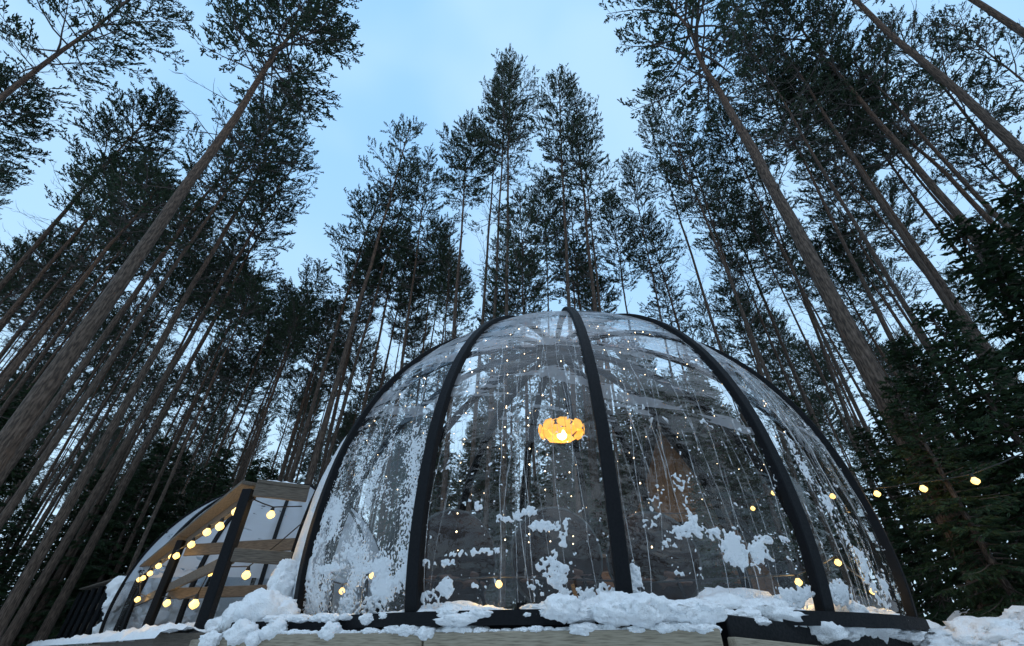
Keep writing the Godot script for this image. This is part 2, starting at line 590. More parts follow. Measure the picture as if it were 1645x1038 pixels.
	for k in heroes.size():
		var h: Array = heroes[k]
		plant(pines[(k * 3) % 8], h[1], h[2], Vector2(h[3], h[4]), h[5], h[6], rng.randf() * TAU, h[0])
		taken.append(Vector2(h[1], h[2]))
	# the crowd of trunks behind them
	var made := 0
	var tries := 0
	while made < 246 and tries < 9000:
		tries += 1
		var az := rng.randf_range(-72.0, 72.0)
		if made % 3 == 0: az = rng.randf_range(-56.0, -12.0)
		elif made % 3 == 1: az = rng.randf_range(-16.0, 48.0)
		var d := sqrt(rng.randf_range(11.5 * 11.5, 46.0 * 46.0))
		var cap := 9.0                 # the crowd stays lower where the sky opens
		if az > -39 and az < -26: cap = 0.72
		elif az >= -26 and az < -14: cap = 1.15
		elif az >= -14 and az < 14: cap = 1.22
		elif az >= 14 and az < 27: cap = 1.1
		elif az <= -39: cap = 0.86
		elif az > 60: cap = 1.1
		elif az >= 27: cap = 1.3
		var tall := minf(rng.randf_range(14.5, 21.5), cap * d + 0.6)
		if tall < 11.0: continue
		var p := Vector2(sin(deg_to_rad(az)), -cos(deg_to_rad(az))) * d
		if p.distance_to(Vector2(DOME_FAR.x, DOME_FAR.z)) < 3.6 or (az < -30 and az > -46 and d < 15.5) or p.distance_to(Vector2(4.4, -10.4)) < 4.0: continue
		if taken.any(func(q): return q.distance_to(p) < 1.15): continue
		taken.append(p)
		made += 1
		var thick := rng.randf_range(0.10, 0.22)
		var zone := ""
		for q in [[-50.0, "at the left picture edge"], [-42.5, "behind the thickest left pine"], [-36.5, "above the far dark railing"], [-28.0, "over the far dome"], [-20.0, "at the near dome's left outline"], [-8.0, "behind the near dome's left shoulder"], [4.0, "behind the near dome's middle"], [16.0, "behind the near dome's top"], [26.0, "behind the near dome's right shoulder"], [38.0, "left of the thick right pine"], [50.0, "right of the thick right pine"], [90.0, "at the right picture edge"]]:
			if az < q[0]:
				zone = q[1]
				break
		var look := ("thin" if thick < 0.16 else "stout") + (" distant" if d > 34.0 else "")
		plant(slender[rng.randi() % 6], p.x, p.y, Vector2(rng.randf_range(-0.025, 0.025), rng.randf_range(-0.025, 0.025)), tall, thick, rng.randf() * TAU, look + " pine in the crowd of trunks " + zone, look + " pines " + zone)
	# the trees of the clearing's other edge, mirrored in the film of the dome
	for k in 96:
		var az := deg_to_rad(rng.randf_range(97.0, 263.0))
		var d := rng.randf_range(14.0, 36.0)
		plant(pines[rng.randi() % 8], sin(az) * d, -cos(az) * d, Vector2.ZERO, rng.randf_range(15.0, 21.0), rng.randf_range(0.2, 0.36), rng.randf() * TAU, "pine across the clearing, mirrored in the dome's wet film", "pines across the clearing, mirrored in the film")
	# beyond 46 m the forest reads as one mass
	var mass := MultiMesh.new()
	mass.transform_format = MultiMesh.TRANSFORM_3D
	var tree_mesh := ArrayMesh.new()
	for q in ["trunk", "branches", "crown"]:
		var source: MeshInstance3D = slender[2].get_node(q)
		tree_mesh.add_surface_from_arrays(Mesh.PRIMITIVE_TRIANGLES, source.mesh.surface_get_arrays(0))
		tree_mesh.surface_set_material(tree_mesh.get_surface_count() - 1, source.material_override)
	mass.mesh = tree_mesh
	mass.instance_count = 320
	for k in 320:
		var az := deg_to_rad(rng.randf_range(-68.0, 68.0) if k > 150 else rng.randf_range(-66.0, -20.0))
		var d := sqrt(rng.randf_range(46.0 * 46.0, 78.0 * 78.0))
		var x := sin(az) * d
		var z := -cos(az) * d
		mass.set_instance_transform(k, Transform3D(Basis(Vector3.UP, rng.randf() * TAU).scaled(Vector3(1, 1, 1) * rng.randf_range(0.72, 1.05)), Vector3(x, ground(x, z), z)))
	var far := MultiMeshInstance3D.new()
	far.multimesh = mass
	far.name = "far_forest"
	add_child(far)
	tag(far, "far pine forest closing the view between the nearer trunks", "forest", "", "stuff")
	# spruces: [azimuth, distance, height, label]
	var near := [
		[56.0, 9.4, 6.2, "tall dark spruce at the right edge with drooping boughs"], [42.0, 8.2, 3.0, "low bushy spruce nearest the dome's right foot"],
		[46.5, 9.4, 4.5, "dark spruce between the low bushy one and the tallest one"], [61.0, 8.6, 5.8, "dark spruce whose boughs hang in at the far right edge"],
		[39.6, 11.2, 3.6, "spruce half hidden behind the dome's right outline"], [44.0, 6.8, 2.9, "small spruce behind the snow bank at lower right"],
		[16.2, 10.0, 3.0, "young spruce before the cabin wall, seen through the dome right of its middle rib"], [22.5, 10.2, 3.2, "young spruce at the cabin's right corner, seen through the dome"],
		[50.0, 7.6, 4.0, "broad spruce hung with the nearest string bulbs"]]
	for q in near:
		var a := deg_to_rad(q[0])
		plant(spruces[made % 2], sin(a) * q[1], -cos(a) * q[1], Vector2.ZERO, q[2], q[2] * 0.03, rng.randf() * TAU, q[3])
		made += 1
	for k in 30:
		var a := deg_to_rad(lerpf(-56.0, -18.0, (k + rng.randf()) / 30.0))
		var d := rng.randf_range(17.0, 30.0)
		plant(spruces[k % 2], sin(a) * d, -cos(a) * d, Vector2.ZERO, rng.randf_range(3.5, 8.0), 0.2, rng.randf() * TAU, "young spruce in the dark undergrowth beneath the left pines", "young spruces under the left pines")
	for k in 24:
		var a := deg_to_rad(lerpf(-14.0, 35.0, (k + rng.randf()) / 24.0))
		var d := rng.randf_range(13.5, 22.0)
		plant(spruces[k % 2], sin(a) * d, -cos(a) * d, Vector2.ZERO, minf(rng.randf_range(5.0, 9.0), 0.5 * d + 0.3), 0.2, rng.randf() * TAU, "young spruce behind the near dome, seen through its film", "young spruces behind the near dome")
	for t in pines + spruces + slender.slice(0, 4): t.free()


# ---------------------------------------------------------------- the domes
const RIBS := 15
const LOW := -11.5        # degrees of the sphere at the dome's foot and below its hub
const HIGH := 84.0


func round_to(phi: float) -> Vector3:      # level direction at phi degrees right of the line to the clearing
	var a := deg_to_rad(phi)
	return Vector3(-0.1177, 0, 0.9930) * cos(a) + Vector3(0.9930, 0, 0.1177) * sin(a)


func on_dome(phi: float, t: float, r := 3.0) -> Vector3:   # t runs from the foot (0) to the hub (1)
	var e := deg_to_rad(lerpf(LOW, HIGH, t))
	var flare := smoothstep(8.0, -12.0, rad_to_deg(e)) * 0.03
	return round_to(phi) * (cos(e) * r + flare) + Vector3(0, 1.37 + sin(e) * r, 0)


func on_panel(k: int, u: float, t: float, lift := 0.0) -> Vector3:
	var at_rib := 5.3 + 24.0 * k
	var p := on_dome(at_rib, t, 2.985).lerp(on_dome(at_rib + 24.0, t, 2.985), u)
	var out := (p - Vector3(0, 1.37, 0)).normalized()
	var e := cos(deg_to_rad(lerpf(LOW, HIGH, t)))
	var w := film_noise.get_noise_3d(u * 1.6 * e + k * 7.0, t * 26.0, k * 3.0) * 0.0045 + film_noise.get_noise_3d(u * 0.9 * e + k * 5.0, t * 9.0, 40.0) * 0.018
	return p + out * (sin(u * PI) * 0.035 * e + w * minf(1.0, 6.0 * u * (1.0 - u)) + lift)


var film_noise: FastNoiseLite


func panel_mesh(k: int) -> ArrayMesh:
	var g := Geo.new()
	var nu := 14
	var nt := 110
	for b in nt + 1:
		for a in nu + 1:
			var u := float(a) / nu
			var t := float(b) / nt
			g.v.append(on_panel(k, u, t))
			g.uv.append(Vector2(u * cos(deg_to_rad(lerpf(LOW, HIGH, t))) + k * 0.37, t * 4.0))
			g.c.append(Color.WHITE)
	for b in nt:
		for a in nu:
			var p := b * (nu + 1) + a
			g.i.append_array([p, p + nu + 1, p + 1, p + 1, p + nu + 1, p + nu + 2])
	return g.mesh(1)


func rib_mesh(phi: float) -> ArrayMesh:
	var g := Geo.new()
	var side := round_to(phi + 90.0)
	var section := [Vector2(-0.043, -0.03), Vector2(-0.046, 0.026), Vector2(-0.040, 0.032), Vector2(0.040, 0.032), Vector2(0.046, 0.026), Vector2(0.043, -0.03)]
	var m := 48
	for b in m + 1:
		var t := lerpf(-0.012, 1.0, float(b) / m)
		var p := on_dome(phi, t)
		var out := (p - Vector3(0, 1.37, 0)).normalized()
		for s in section:
			g.v.append(p + side * s.x * lerpf(1.0, 0.72, t) * (1.0 if cos(deg_to_rad(phi)) > -0.1 else 1.5) + out * s.y)
			g.c.append(Color.WHITE)
	for b in m:
		for s in 6:
			var p := b * 6 + s
			var q := b * 6 + (s + 1) % 6
			g.i.append_array([p, p + 6, q, q, p + 6, q + 6])
	return g.mesh()


func ring_mesh(t: float, depth: float, tall: float, r := 3.0) -> ArrayMesh:
	var g := Geo.new()
	var m := 90
	var e := deg_to_rad(lerpf(LOW, HIGH, t))
	var rr := cos(e) * r + smoothstep(8.0, -12.0, rad_to_deg(e)) * 0.03
	var y := 1.37 + sin(e) * r
	for a in m:
		for s in [Vector2(-depth, -tall), Vector2(depth, -tall), Vector2(depth, tall), Vector2(-depth, tall)]:
			var d := round_to(360.0 * a / m)
			g.v.append(d * (rr + s.x) + Vector3(0, y + s.y, 0))
			g.c.append(Color.WHITE)
	for a in m:
		for s in 4:
			var p := a * 4 + s
			var q := a * 4 + (s + 1) % 4
			var p2 := ((a + 1) % m) * 4 + s
			var q2 := ((a + 1) % m) * 4 + (s + 1) % 4
			g.i.append_array([p, p2, q, q, p2, q2])
	return g.mesh()


# thawing snow that clings to a panel: blobs are [u, t, half width, half height, strength], grain the share of loose slush
func cling_mesh(k: int, blobs: Array, grain: float, top: float, thick: float) -> ArrayMesh:
	var nu := 190
	var nt := int(820 * top)
	var edge := noise(1.0, 60 + k, 4)
	var h := PackedFloat32Array()
	for b in nt + 1:
		var t := top * b / nt
		for a in nu + 1:
			var u := float(a) / nu
			var n := edge.get_noise_3d(u * 7.0, t * 26.0, 1.0)
			var fine := edge.get_noise_3d(u * 36.0, t * 130.0, 9.0)
			var val := -0.5
			for q in blobs:
				var d := Vector2((u - q[0]) / q[2], (t - q[1]) / q[3]).length_squared()
				if d < 3.0: val = maxf(val, q[4] * (1.0 - d))
			var x := val + n * 1.35 + fine * 1.35 - 0.40
			if grain > 0.0:
				var speck := edge.get_noise_3d(u * 80.0, t * 210.0, 21.0) + edge.get_noise_3d(u * 5.0, t * 11.0, 33.0) * 0.9
				x = maxf(x, (speck + grain - 1.0 - maxf(0.0, t / top - 0.6) * 1.4) * 0.7)
			if u < 0.03 or u > 0.97: x -= 1.0
			h.append(x)
	return clipped(h, nu, nt, func(z: Vector2, value: float): return on_panel(k, z.x / nu, top * z.y / nt, 0.003 + clampf(value, 0.0, 0.8) * thick))


# rime left in bands across the upper film
func rime_mesh(k: int, cover := 0.0, low := 0.22) -> ArrayMesh:
	var nu := 60
	var nt := 300
	var nz := noise(1.0, 140 + k, 4)
	var h := PackedFloat32Array()
	for b in nt + 1:
		var t := lerpf(low, 0.99, float(b) / nt)
		for a in nu + 1:
			var u := float(a) / nu
			var e := cos(deg_to_rad(lerpf(LOW, HIGH, t)))
			var x := nz.get_noise_3d(u * 1.0 * e, t * 20.0 + u * 0.9, 0.0) * 1.2 + nz.get_noise_3d(u * 2.6 * e, t * 95.0 + u * 4.0, 5.0) * 0.6 + nz.get_noise_3d(u * 12.0 * e, t * 190.0, 9.0) * 0.25
			h.append(x - 0.10 + cover + 0.5 * smoothstep(0.22, 0.7, t) - 0.22)
	return clipped(h, nu, nt, func(z: Vector2, _value: float): return on_panel(k, z.x / nu, lerpf(low, 0.99, z.y / nt), 0.0025))


# the part of a grid of heights that is above zero, cut along its outline
func clipped(h: PackedFloat32Array, nu: int, nt: int, spot: Callable) -> ArrayMesh:
	var g := Geo.new()
	for b in nt:
		for a in nu:
			var c4 := [Vector2(a, b), Vector2(a, b + 1), Vector2(a + 1, b + 1), Vector2(a + 1, b)]
			var w4 := [h[b * (nu + 1) + a], h[(b + 1) * (nu + 1) + a], h[(b + 1) * (nu + 1) + a + 1], h[b * (nu + 1) + a + 1]]
			if w4.max() <= 0.0: continue
			var poly := []                       # the cell, cut where the snow ends
			for s in 4:
				var p: Vector2 = c4[s]
				var q: Vector2 = c4[(s + 1) % 4]
				var x: float = w4[s]
				var y: float = w4[(s + 1) % 4]
				if x > 0.0: poly.append(spot.call(p, x))
				if (x > 0.0) != (y > 0.0): poly.append(spot.call(p.lerp(q, x / (x - y)), 0.0))
			for s in range(1, poly.size() - 1): g.tri(poly[0], poly[s], poly[s + 1])
	return g.mesh()


func drips_mesh(k: int, count: int, s: int) -> ArrayMesh:
	rng.seed = s
	var g := Geo.new()
	for d in count:
		var u := rng.randf_range(0.05, 0.95)
		var t1 := rng.randf_range(0.16, 0.62)
		var t0 := maxf(0.01, t1 - rng.randf_range(0.08, 0.45))
		var m := int((t1 - t0) * 160) + 6
		var pts := []
		var rad := []
		var drift_u := 0.0
		var size := rng.randf_range(0.0010, 0.0034)
		for b in m + 1:
			var t := lerpf(t1, t0, float(b) / m)
			drift_u = clampf(drift_u + rng.randf_range(-0.0012, 0.0012), -0.003, 0.003)
			u += drift_u
			pts.append(on_panel(k, clampf(u, 0.03, 0.97), t, 0.003))
			rad.append(size * (rng.randf_range(0.4, 1.1) if rng.randf() > 0.06 else 1.7))
		g.tube(pts, rad, 5)
	return g.mesh(1)


func dome(called: String, where: Vector3, scale_by: float, label: String, near: bool) -> Node3D:
	var o := thing(called, label, "glamping dome", where)
	var body := o
	if not near:
		o.scale = Vector3.ONE * scale_by
		o.position.y = DECK * (1.0 - scale_by)
	for k in RIBS: part("rib", rib_mesh(5.3 + 24.0 * k), M.steel, body)
	part("foot_ring", ring_mesh(-0.006, 0.07, 0.035), M.steel, body)
	var hub := part("hub_ring", ring_mesh(1.0, 0.05, 0.04), M.steel, body)
	var cap := Geo.new()
	for a in 30:
		cap.tri(Vector3(0, 4.43, 0), round_to(12.0 * (a + 1)) * 0.36 + Vector3(0, 4.365, 0), round_to(12.0 * a) * 0.36 + Vector3(0, 4.365, 0))
	part("hub_cap", cap.mesh(), M.steel, hub)
	for k in RIBS:
		var phi := 17.3 + 24.0 * k
		var back := cos(deg_to_rad(phi)) < -0.2
		var pane := part("film_panel", panel_mesh(k), (M.film_fogged if back else M.film) if near else (M.film_frosted if back else M.film), body)
		var j := k if k < 8 else k - RIBS
		if not near:
			part("snow_film", rime_mesh(k, 0.75, 0.20), M.snow_film, pane, "stuff")
			continue
		if j >= -3 and j <= 2: part("rime", rime_mesh(k), M.rime, pane, "stuff")
		if j == -3: part("clinging_snow", cling_mesh(k, [[0.5, 0.10, 1.2, 0.28, 1.3]], 0.5, 0.46, 0.02), M.slush, pane, "stuff")
		if j == -2: part("clinging_snow", cling_mesh(k, [[0.03, 0.07, 0.10, 0.05, 0.9], [0.28, 0.062, 0.2, 0.006, 1.0], [0.5, 0.075, 0.16, 0.007, 1.0], [0.72, 0.055, 0.16, 0.010, 1.1], [0.8, 0.03, 0.14, 0.02, 1.2], [0.24, 0.022, 0.055, 0.017, 1.3], [0.93, 0.045, 0.07, 0.016, 1.2], [0.6, 0.012, 0.3, 0.014, 0.8]], 0.86, 0.34, 0.014), M.slush, pane, "stuff")
		if j == -1: part("clinging_snow", cling_mesh(k, [[0.10, 0.052, 0.13, 0.006, 1.0], [0.3, 0.062, 0.16, 0.005, 0.9], [0.48, 0.098, 0.07, 0.006, 1.0], [0.56, 0.105, 0.09, 0.006, 1.0], [0.67, 0.088, 0.09, 0.007, 1.0], [0.75, 0.068, 0.03, 0.014, 0.8], [0.68, 0.036, 0.09, 0.022, 0.75], [0.32, 0.115, 0.035, 0.008, 0.9], [0.16, 0.025, 0.05, 0.010, 1.0], [0.88, 0.014, 0.14, 0.012, 0.9], [0.05, 0.01, 0.1, 0.02, 0.7]], 0.06, 0.28, 0.014), M.slush, pane, "stuff")
		if j == 0: part("clinging_snow", cling_mesh(k, [[0.36, 0.083, 0.11, 0.011, 1.0], [0.38, 0.115, 0.05, 0.03, 0.55], [0.50, 0.078, 0.07, 0.010, 1.0], [0.56, 0.062, 0.085, 0.022, 1.6], [0.70, 0.062, 0.06, 0.013, 1.4], [0.80, 0.075, 0.10, 0.006, 0.8], [0.04, 0.03, 0.05, 0.018, 0.9], [0.55, 0.010, 0.12, 0.010, 0.8], [0.85, 0.014, 0.14, 0.016, 1.0]], 0.04, 0.26, 0.02), M.slush, pane, "stuff")
		if j == 1: part("clinging_snow", cling_mesh(k, [[0.2, 0.02, 0.16, 0.016, 1.0], [0.4, 0.12, 0.08, 0.03, 0.6], [0.5, 0.06, 0.10, 0.02, 0.7], [0.65, 0.03, 0.12, 0.02, 0.8], [0.3, 0.2, 0.05, 0.06, 0.5]], 0.3, 0.32, 0.014), M.slush, pane, "stuff")
		if j >= -2 and j <= 2: part("water_streaks", drips_mesh(k, [16, 26, 26, 24, 16][j + 2], 300 + k), M.water, pane, "stuff")
	return o


# ---------------------------------------------------------------- snow
var ball := Geo.new()


func make_ball() -> void:        # an icosphere of 642 corners
	var ico := []
	var f := (1.0 + sqrt(5.0)) / 2.0
	for q in [[-1, f, 0], [1, f, 0], [-1, -f, 0], [1, -f, 0], [0, -1, f], [0, 1, f], [0, -1, -f], [0, 1, -f], [f, 0, -1], [f, 0, 1], [-f, 0, -1], [-f, 0, 1]]:
		ico.append(Vector3(q[0], q[1], q[2]).normalized())
	var tri := [0, 11, 5, 0, 5, 1, 0, 1, 7, 0, 7, 10, 0, 10, 11, 1, 5, 9, 5, 11, 4, 11, 10, 2, 10, 7, 6, 7, 1, 8, 3, 9, 4, 3, 4, 2, 3, 2, 6, 3, 6, 8, 3, 8, 9, 4, 9, 5, 2, 4, 11, 6, 2, 10, 8, 6, 7, 9, 8, 1]
	for round_ in 3:
		var mid := {}
		var next := []
		for q in range(0, tri.size(), 3):
			var e := []
			for s in 3:
				var a: int = tri[q + s]
				var b: int = tri[q + (s + 1) % 3]
				var key := Vector2i(mini(a, b), maxi(a, b))
				if not mid.has(key):
					mid[key] = ico.size()
					ico.append(((ico[a] + ico[b]) / 2).normalized())
				e.append(mid[key])
			next.append_array([tri[q], e[0], e[2], tri[q + 1], e[1], e[0], tri[q + 2], e[2], e[1], e[0], e[1], e[2]])
		tri = next
	ball.v = PackedVector3Array(ico)
	ball.i = PackedInt32Array(tri)


func lump(g: Geo, p: Vector3, r: Vector3, s: int) -> void:
	var nz := noise(1.0, s, 4)
	var k := g.v.size()
	for q in ball.v:
		var w := 1.0 + nz.get_noise_3dv(q * 1.0) * 0.40 + nz.get_noise_3dv(q * 3.3) * 0.20
		g.v.append(p + q * r * w)
		g.c.append(Color.WHITE)
	for q in range(0, ball.i.size(), 3): g.i.append_array([k + ball.i[q], k + ball.i[q + 2], k + ball.i[q + 1]])


# many fallen lumps along a path: how far they spread to either side, their sizes, how many
func heap(g: Geo, path: Array, spread: float, r0: float, r1: float, count: int, s: int) -> void:
	rng.seed = s
	var nz := noise(1.3, s, 2)
	var total := 0.0
	for k in path.size() - 1: total += path[k].distance_to(path[k + 1])
	for q in count:
		var f := (q + rng.randf()) / count * total
		var k := 0
		while k < path.size() - 2 and f > path[k].distance_to(path[k + 1]):
			f -= path[k].distance_to(path[k + 1])
			k += 1
		var p: Vector3 = path[k].lerp(path[k + 1], f / path[k].distance_to(path[k + 1]))
		var side: Vector3 = Vector3.UP.cross(path[k + 1] - path[k]).normalized()
		var r := lerpf(r0, r1, pow(rng.randf(), 1.6)) * (1.0 + 0.8 * nz.get_noise_2d(p.x, p.z))
		lump(g, p + side * rng.randf_range(-spread, spread) + Vector3(0, rng.randf_range(-0.3, 0.35) * r, 0), Vector3(r * rng.randf_range(1.2, 2.1), r * rng.randf_range(0.5, 0.85), r * rng.randf_range(1.0, 1.5)), s * 100 + q)


# a drift along a path: width across (to the left of the path), height, and how ragged it is
func drift(g: Geo, path: Array, width: float, height: float, s: int, rough := 1.0, gap := -2.0, slope := false) -> void:
	var nz := noise(1.0, s, 4)
	var pts := []
	for k in path.size() - 1:
		var m := int(path[k].distance_to(path[k + 1]) / 0.022) + 1
		for b in m: pts.append(path[k].lerp(path[k + 1], float(b) / m))
	pts.append(path[-1])
	var across := 16
	var k0 := g.v.size()
	for a in pts.size():
		var d: Vector3 = (pts[mini(a + 1, pts.size() - 1)] - pts[maxi(a - 1, 0)]).normalized()
		var left := Vector3.UP.cross(d).normalized()
		for b in across + 1:
			var f := float(b) / across
			var p: Vector3 = pts[a]
			var big := nz.get_noise_2d(p.x * 1.7, p.z * 1.7 + s)
			var mid := nz.get_noise_3d(p.x * 5.0, p.z * 5.0, f * width * 5.0)
			var fine := nz.get_noise_3d(p.x * 16.0, p.z * 16.0, f * width * 16.0)
			var hump := pow(sin(clampf(f * 1.02, 0.0, 1.0) * PI), 0.55) if not slope else 0.25 * smoothstep(0.0, 0.12, f) + 0.75 * smoothstep(0.05, 0.75, f)
			var tall := height * maxf(0.0, (0.55 + 0.8 * big * rough + 0.65 * mid * rough + 0.3 * fine))
			if big + mid * 0.5 < gap: tall = 0.0
			var sag := -0.03 if b == 0 or b == across or tall <= 0.0 else 0.0
			var wander := nz.get_noise_2d(p.x * 3.0 + 70.0, p.z * 3.0) * 0.05 + mid * 0.03 + fine * 0.015
			g.v.append(p + left * (f * width + maxf(0.0, wander + 0.02) * (1.0 - f)) + Vector3(0, hump * tall + sag - 0.006, 0))
			g.c.append(Color.WHITE)
	for a in pts.size() - 1:
		for b in across:
			var p := k0 + a * (across + 1) + b
			g.i.append_array([p, p + 1, p + across + 1, p + 1, p + across + 2, p + across + 1])


# ---------------------------------------------------------------- the place
func boards(o: Node3D, called: String, a: Vector3, b: Vector3, tall: float, thick: float, count: int, mat: Material) -> void:
	for k in count:
		var p := a.lerp(b, (k + 0.004) / count)
		var q := a.lerp(b, (k + 0.996) / count)
		var g := Geo.new()
		g.box(Transform3D(), Vector3(p.distance_to(q), tall, thick), 0.006)
		var m := part(called, g.mesh(), mat, o)
		m.transform = along(p, q)


func post(o: Node3D, p: Vector3, tall: float, size := 0.09) -> void:
	var g := Geo.new()
	g.box(at(0, tall / 2, 0), Vector3(size, tall, size), 0.006)
	part("post", g.mesh(), M.steel, o).position = p


func railing(label: String, path: Array, posts: Array, rails: Array, kerb := true) -> Node3D:
	var o := thing("deck_railing", label, "railing")
	for p in posts: post(o, p, 1.80 - p.y)
	for r in rails:
		for k in path.size() - 1:
			var a: Vector3 = path[k] + Vector3(0, r[0] - path[k].y, 0)
			var b: Vector3 = path[k + 1] + Vector3(0, r[0] - path[k + 1].y, 0)
			var side: Vector3 = (b - a).cross(Vector3.UP).normalized() * r[3]
			boards(o, "rail_board", a + side, b + side, r[1], r[2], maxi(1, int(a.distance_to(b) / 2.6)), M.wood)
	for k in path.size() - 1:              # the flat handrail on top
		var up := Vector3(0, 1.86 - DECK, 0)
		if rails[0][0] > 1.7: boards(o, "handrail_board", path[k] + up, path[k + 1] + up, 0.035, 0.17, maxi(1, int(path[k].distance_to(path[k + 1]) / 2.6)), M.wood)
	return o


# a cord with hanging bulbs; spots are where the bulbs' centres hang
func bulb_string(label: String, spots: Array, size: float, energy: float, ends: Array) -> Node3D:
	var o := thing("string_light", label, "string lights")
	var pts := [ends[0]]
	var drop := size * 1.9
	for p in spots:
		if pts.size() > 0:
			var a: Vector3 = pts[-1]
			pts.append(a.lerp(p + Vector3(0, drop, 0), 0.5) + Vector3(0, -0.02 * a.distance_to(p), 0))
		pts.append(p + Vector3(0, drop, 0))
	pts.append(ends[1])
	var g := Geo.new()
	g.tube(pts, range(pts.size()).map(func(_q): return 0.006), 5)
	part("cord", g.mesh(1), M.cable, o)
	for p in spots:
		var s := Geo.new()
		s.tube([Vector3(0, size * 2.0, 0), Vector3(0, size * 1.2, 0), Vector3(0, size * 0.75, 0)], [size * 0.32, size * 0.48, size * 0.5], 10)
		var b := part("bulb", bulb_shape(size), M.bulb, o)
		b.position = p
		part("socket", s.mesh(), M.cable, b)
		var l := OmniLight3D.new()
		l.name = "bulb_light"
		l.light_color = Color(1.0, 0.80, 0.45)
		l.light_energy = energy
		l.light_size = size * 0.7
		l.omni_range = 12.0
		l.omni_attenuation = 2.0
		l.shadow_enabled = true
		b.add_child(l, true)
	return o


var bulb_meshes := {}


func bulb_shape(size: float) -> ArrayMesh:
	if not bulb_meshes.has(size):
		var g := Geo.new()
		var pts := []
		var rad := []
		for k in 11:
			var f := k / 10.0
			pts.append(Vector3(0, lerpf(-1.0, 0.95, f) * size, 0))
			rad.append(size * maxf(0.02, sqrt(maxf(0.0, 1.0 - pow(minf(1.0, 1.0 - f * 2.0 + 0.12), 2.0))) if f < 0.55 else lerpf(1.0, 0.48, smoothstep(0.55, 1.0, f))))
		g.tube(pts, rad, 14)
		bulb_meshes[size] = g.mesh(1)
	return bulb_meshes[size]


func fairy(label: String, pts: Array, each: float) -> void:
	var o := thing("fairy_light_string", label, "fairy lights", Vector3.ZERO, 0.0, "fairy light strings in the dome")
	var g := Geo.new()
	g.tube(pts, range(pts.size()).map(func(_q): return 0.0015), 3)
	part("wire", g.mesh(), M.cable, o)
	var b := Geo.new()
	for k in pts.size() - 1:
		var n := int(pts[k].distance_to(pts[k + 1]) / each + rng.randf())
		for q in n:
			var p: Vector3 = pts[k].lerp(pts[k + 1], (q + rng.randf()) / n)
			var r := rng.randf_range(0.0032, 0.0055)
			for sx in [-1, 1]:
				for sz in [-1, 1]:
					b.tri(p + Vector3(0, r * 1.5, 0), p + Vector3(r * sx, 0, 0), p + Vector3(0, 0, r * sz))
					b.tri(p - Vector3(0, r * 1.5, 0), p + Vector3(r * sx, 0, 0), p + Vector3(0, 0, r * sz))
	part("light_bulbs", b.mesh(), M.fairy, o, "stuff")


func tub_chair(label: String, where: Vector3, turn: float) -> void:      # a round-backed shell chair with a pale rim
	var o := thing("shell_chair", label, "chair", where, turn)
	var g := Geo.new()
	var rim := []
	var na := 28
	var nr := 10
	for b in nr + 1:
		for a in na:
			var r := 0.44 * b / nr
			var w := TAU * a / na
			g.v.append(Vector3(cos(w) * r, 0.60 + sin(w) * r * 1.0, -0.32 + 1.2 * r * r + (0.14 if sin(w) < -0.3 else 0.0) * r))
			g.c.append(Color.WHITE)
			if b == nr: rim.append(g.v[-1])
	for b in nr:
		for a in na:
			var p := b * na + a
			var q := b * na + (a + 1) % na
			g.i.append_array([p, p + na, q, q, p + na, q + na])
	var back := Geo.new()
	back.v = g.v.duplicate(); back.c = g.c.duplicate()
	for k in back.v.size(): back.v[k] += Vector3(0, 0, -0.03)
	back.i = g.i
	part("shell", g.mesh(1), M.fabric, o)
	part("shell_back", back.mesh(1), M.fabric, o)
	rim.append(rim[0])
	var t := Geo.new()
	t.tube(rim, rim.map(func(_q): return 0.028), 6, [], false)
	part("rim", t.mesh(1), M.piping, o)
	var c := Geo.new()
	lump(c, Vector3(0, 0.42, 0.05), Vector3(0.36, 0.11, 0.34), 9)
	part("cushion", c.mesh(1), M.cushion, o)
	for sx in [-1, 1]:
		for sz in [-1, 1]:
			var l := Geo.new()
			l.tube([Vector3(sx * 0.2, 0.42, sz * 0.18 - 0.05), Vector3(sx * 0.34, 0.0, sz * 0.3)], [0.02, 0.014], 8)
			part("leg", l.mesh(1), M.steel, o)


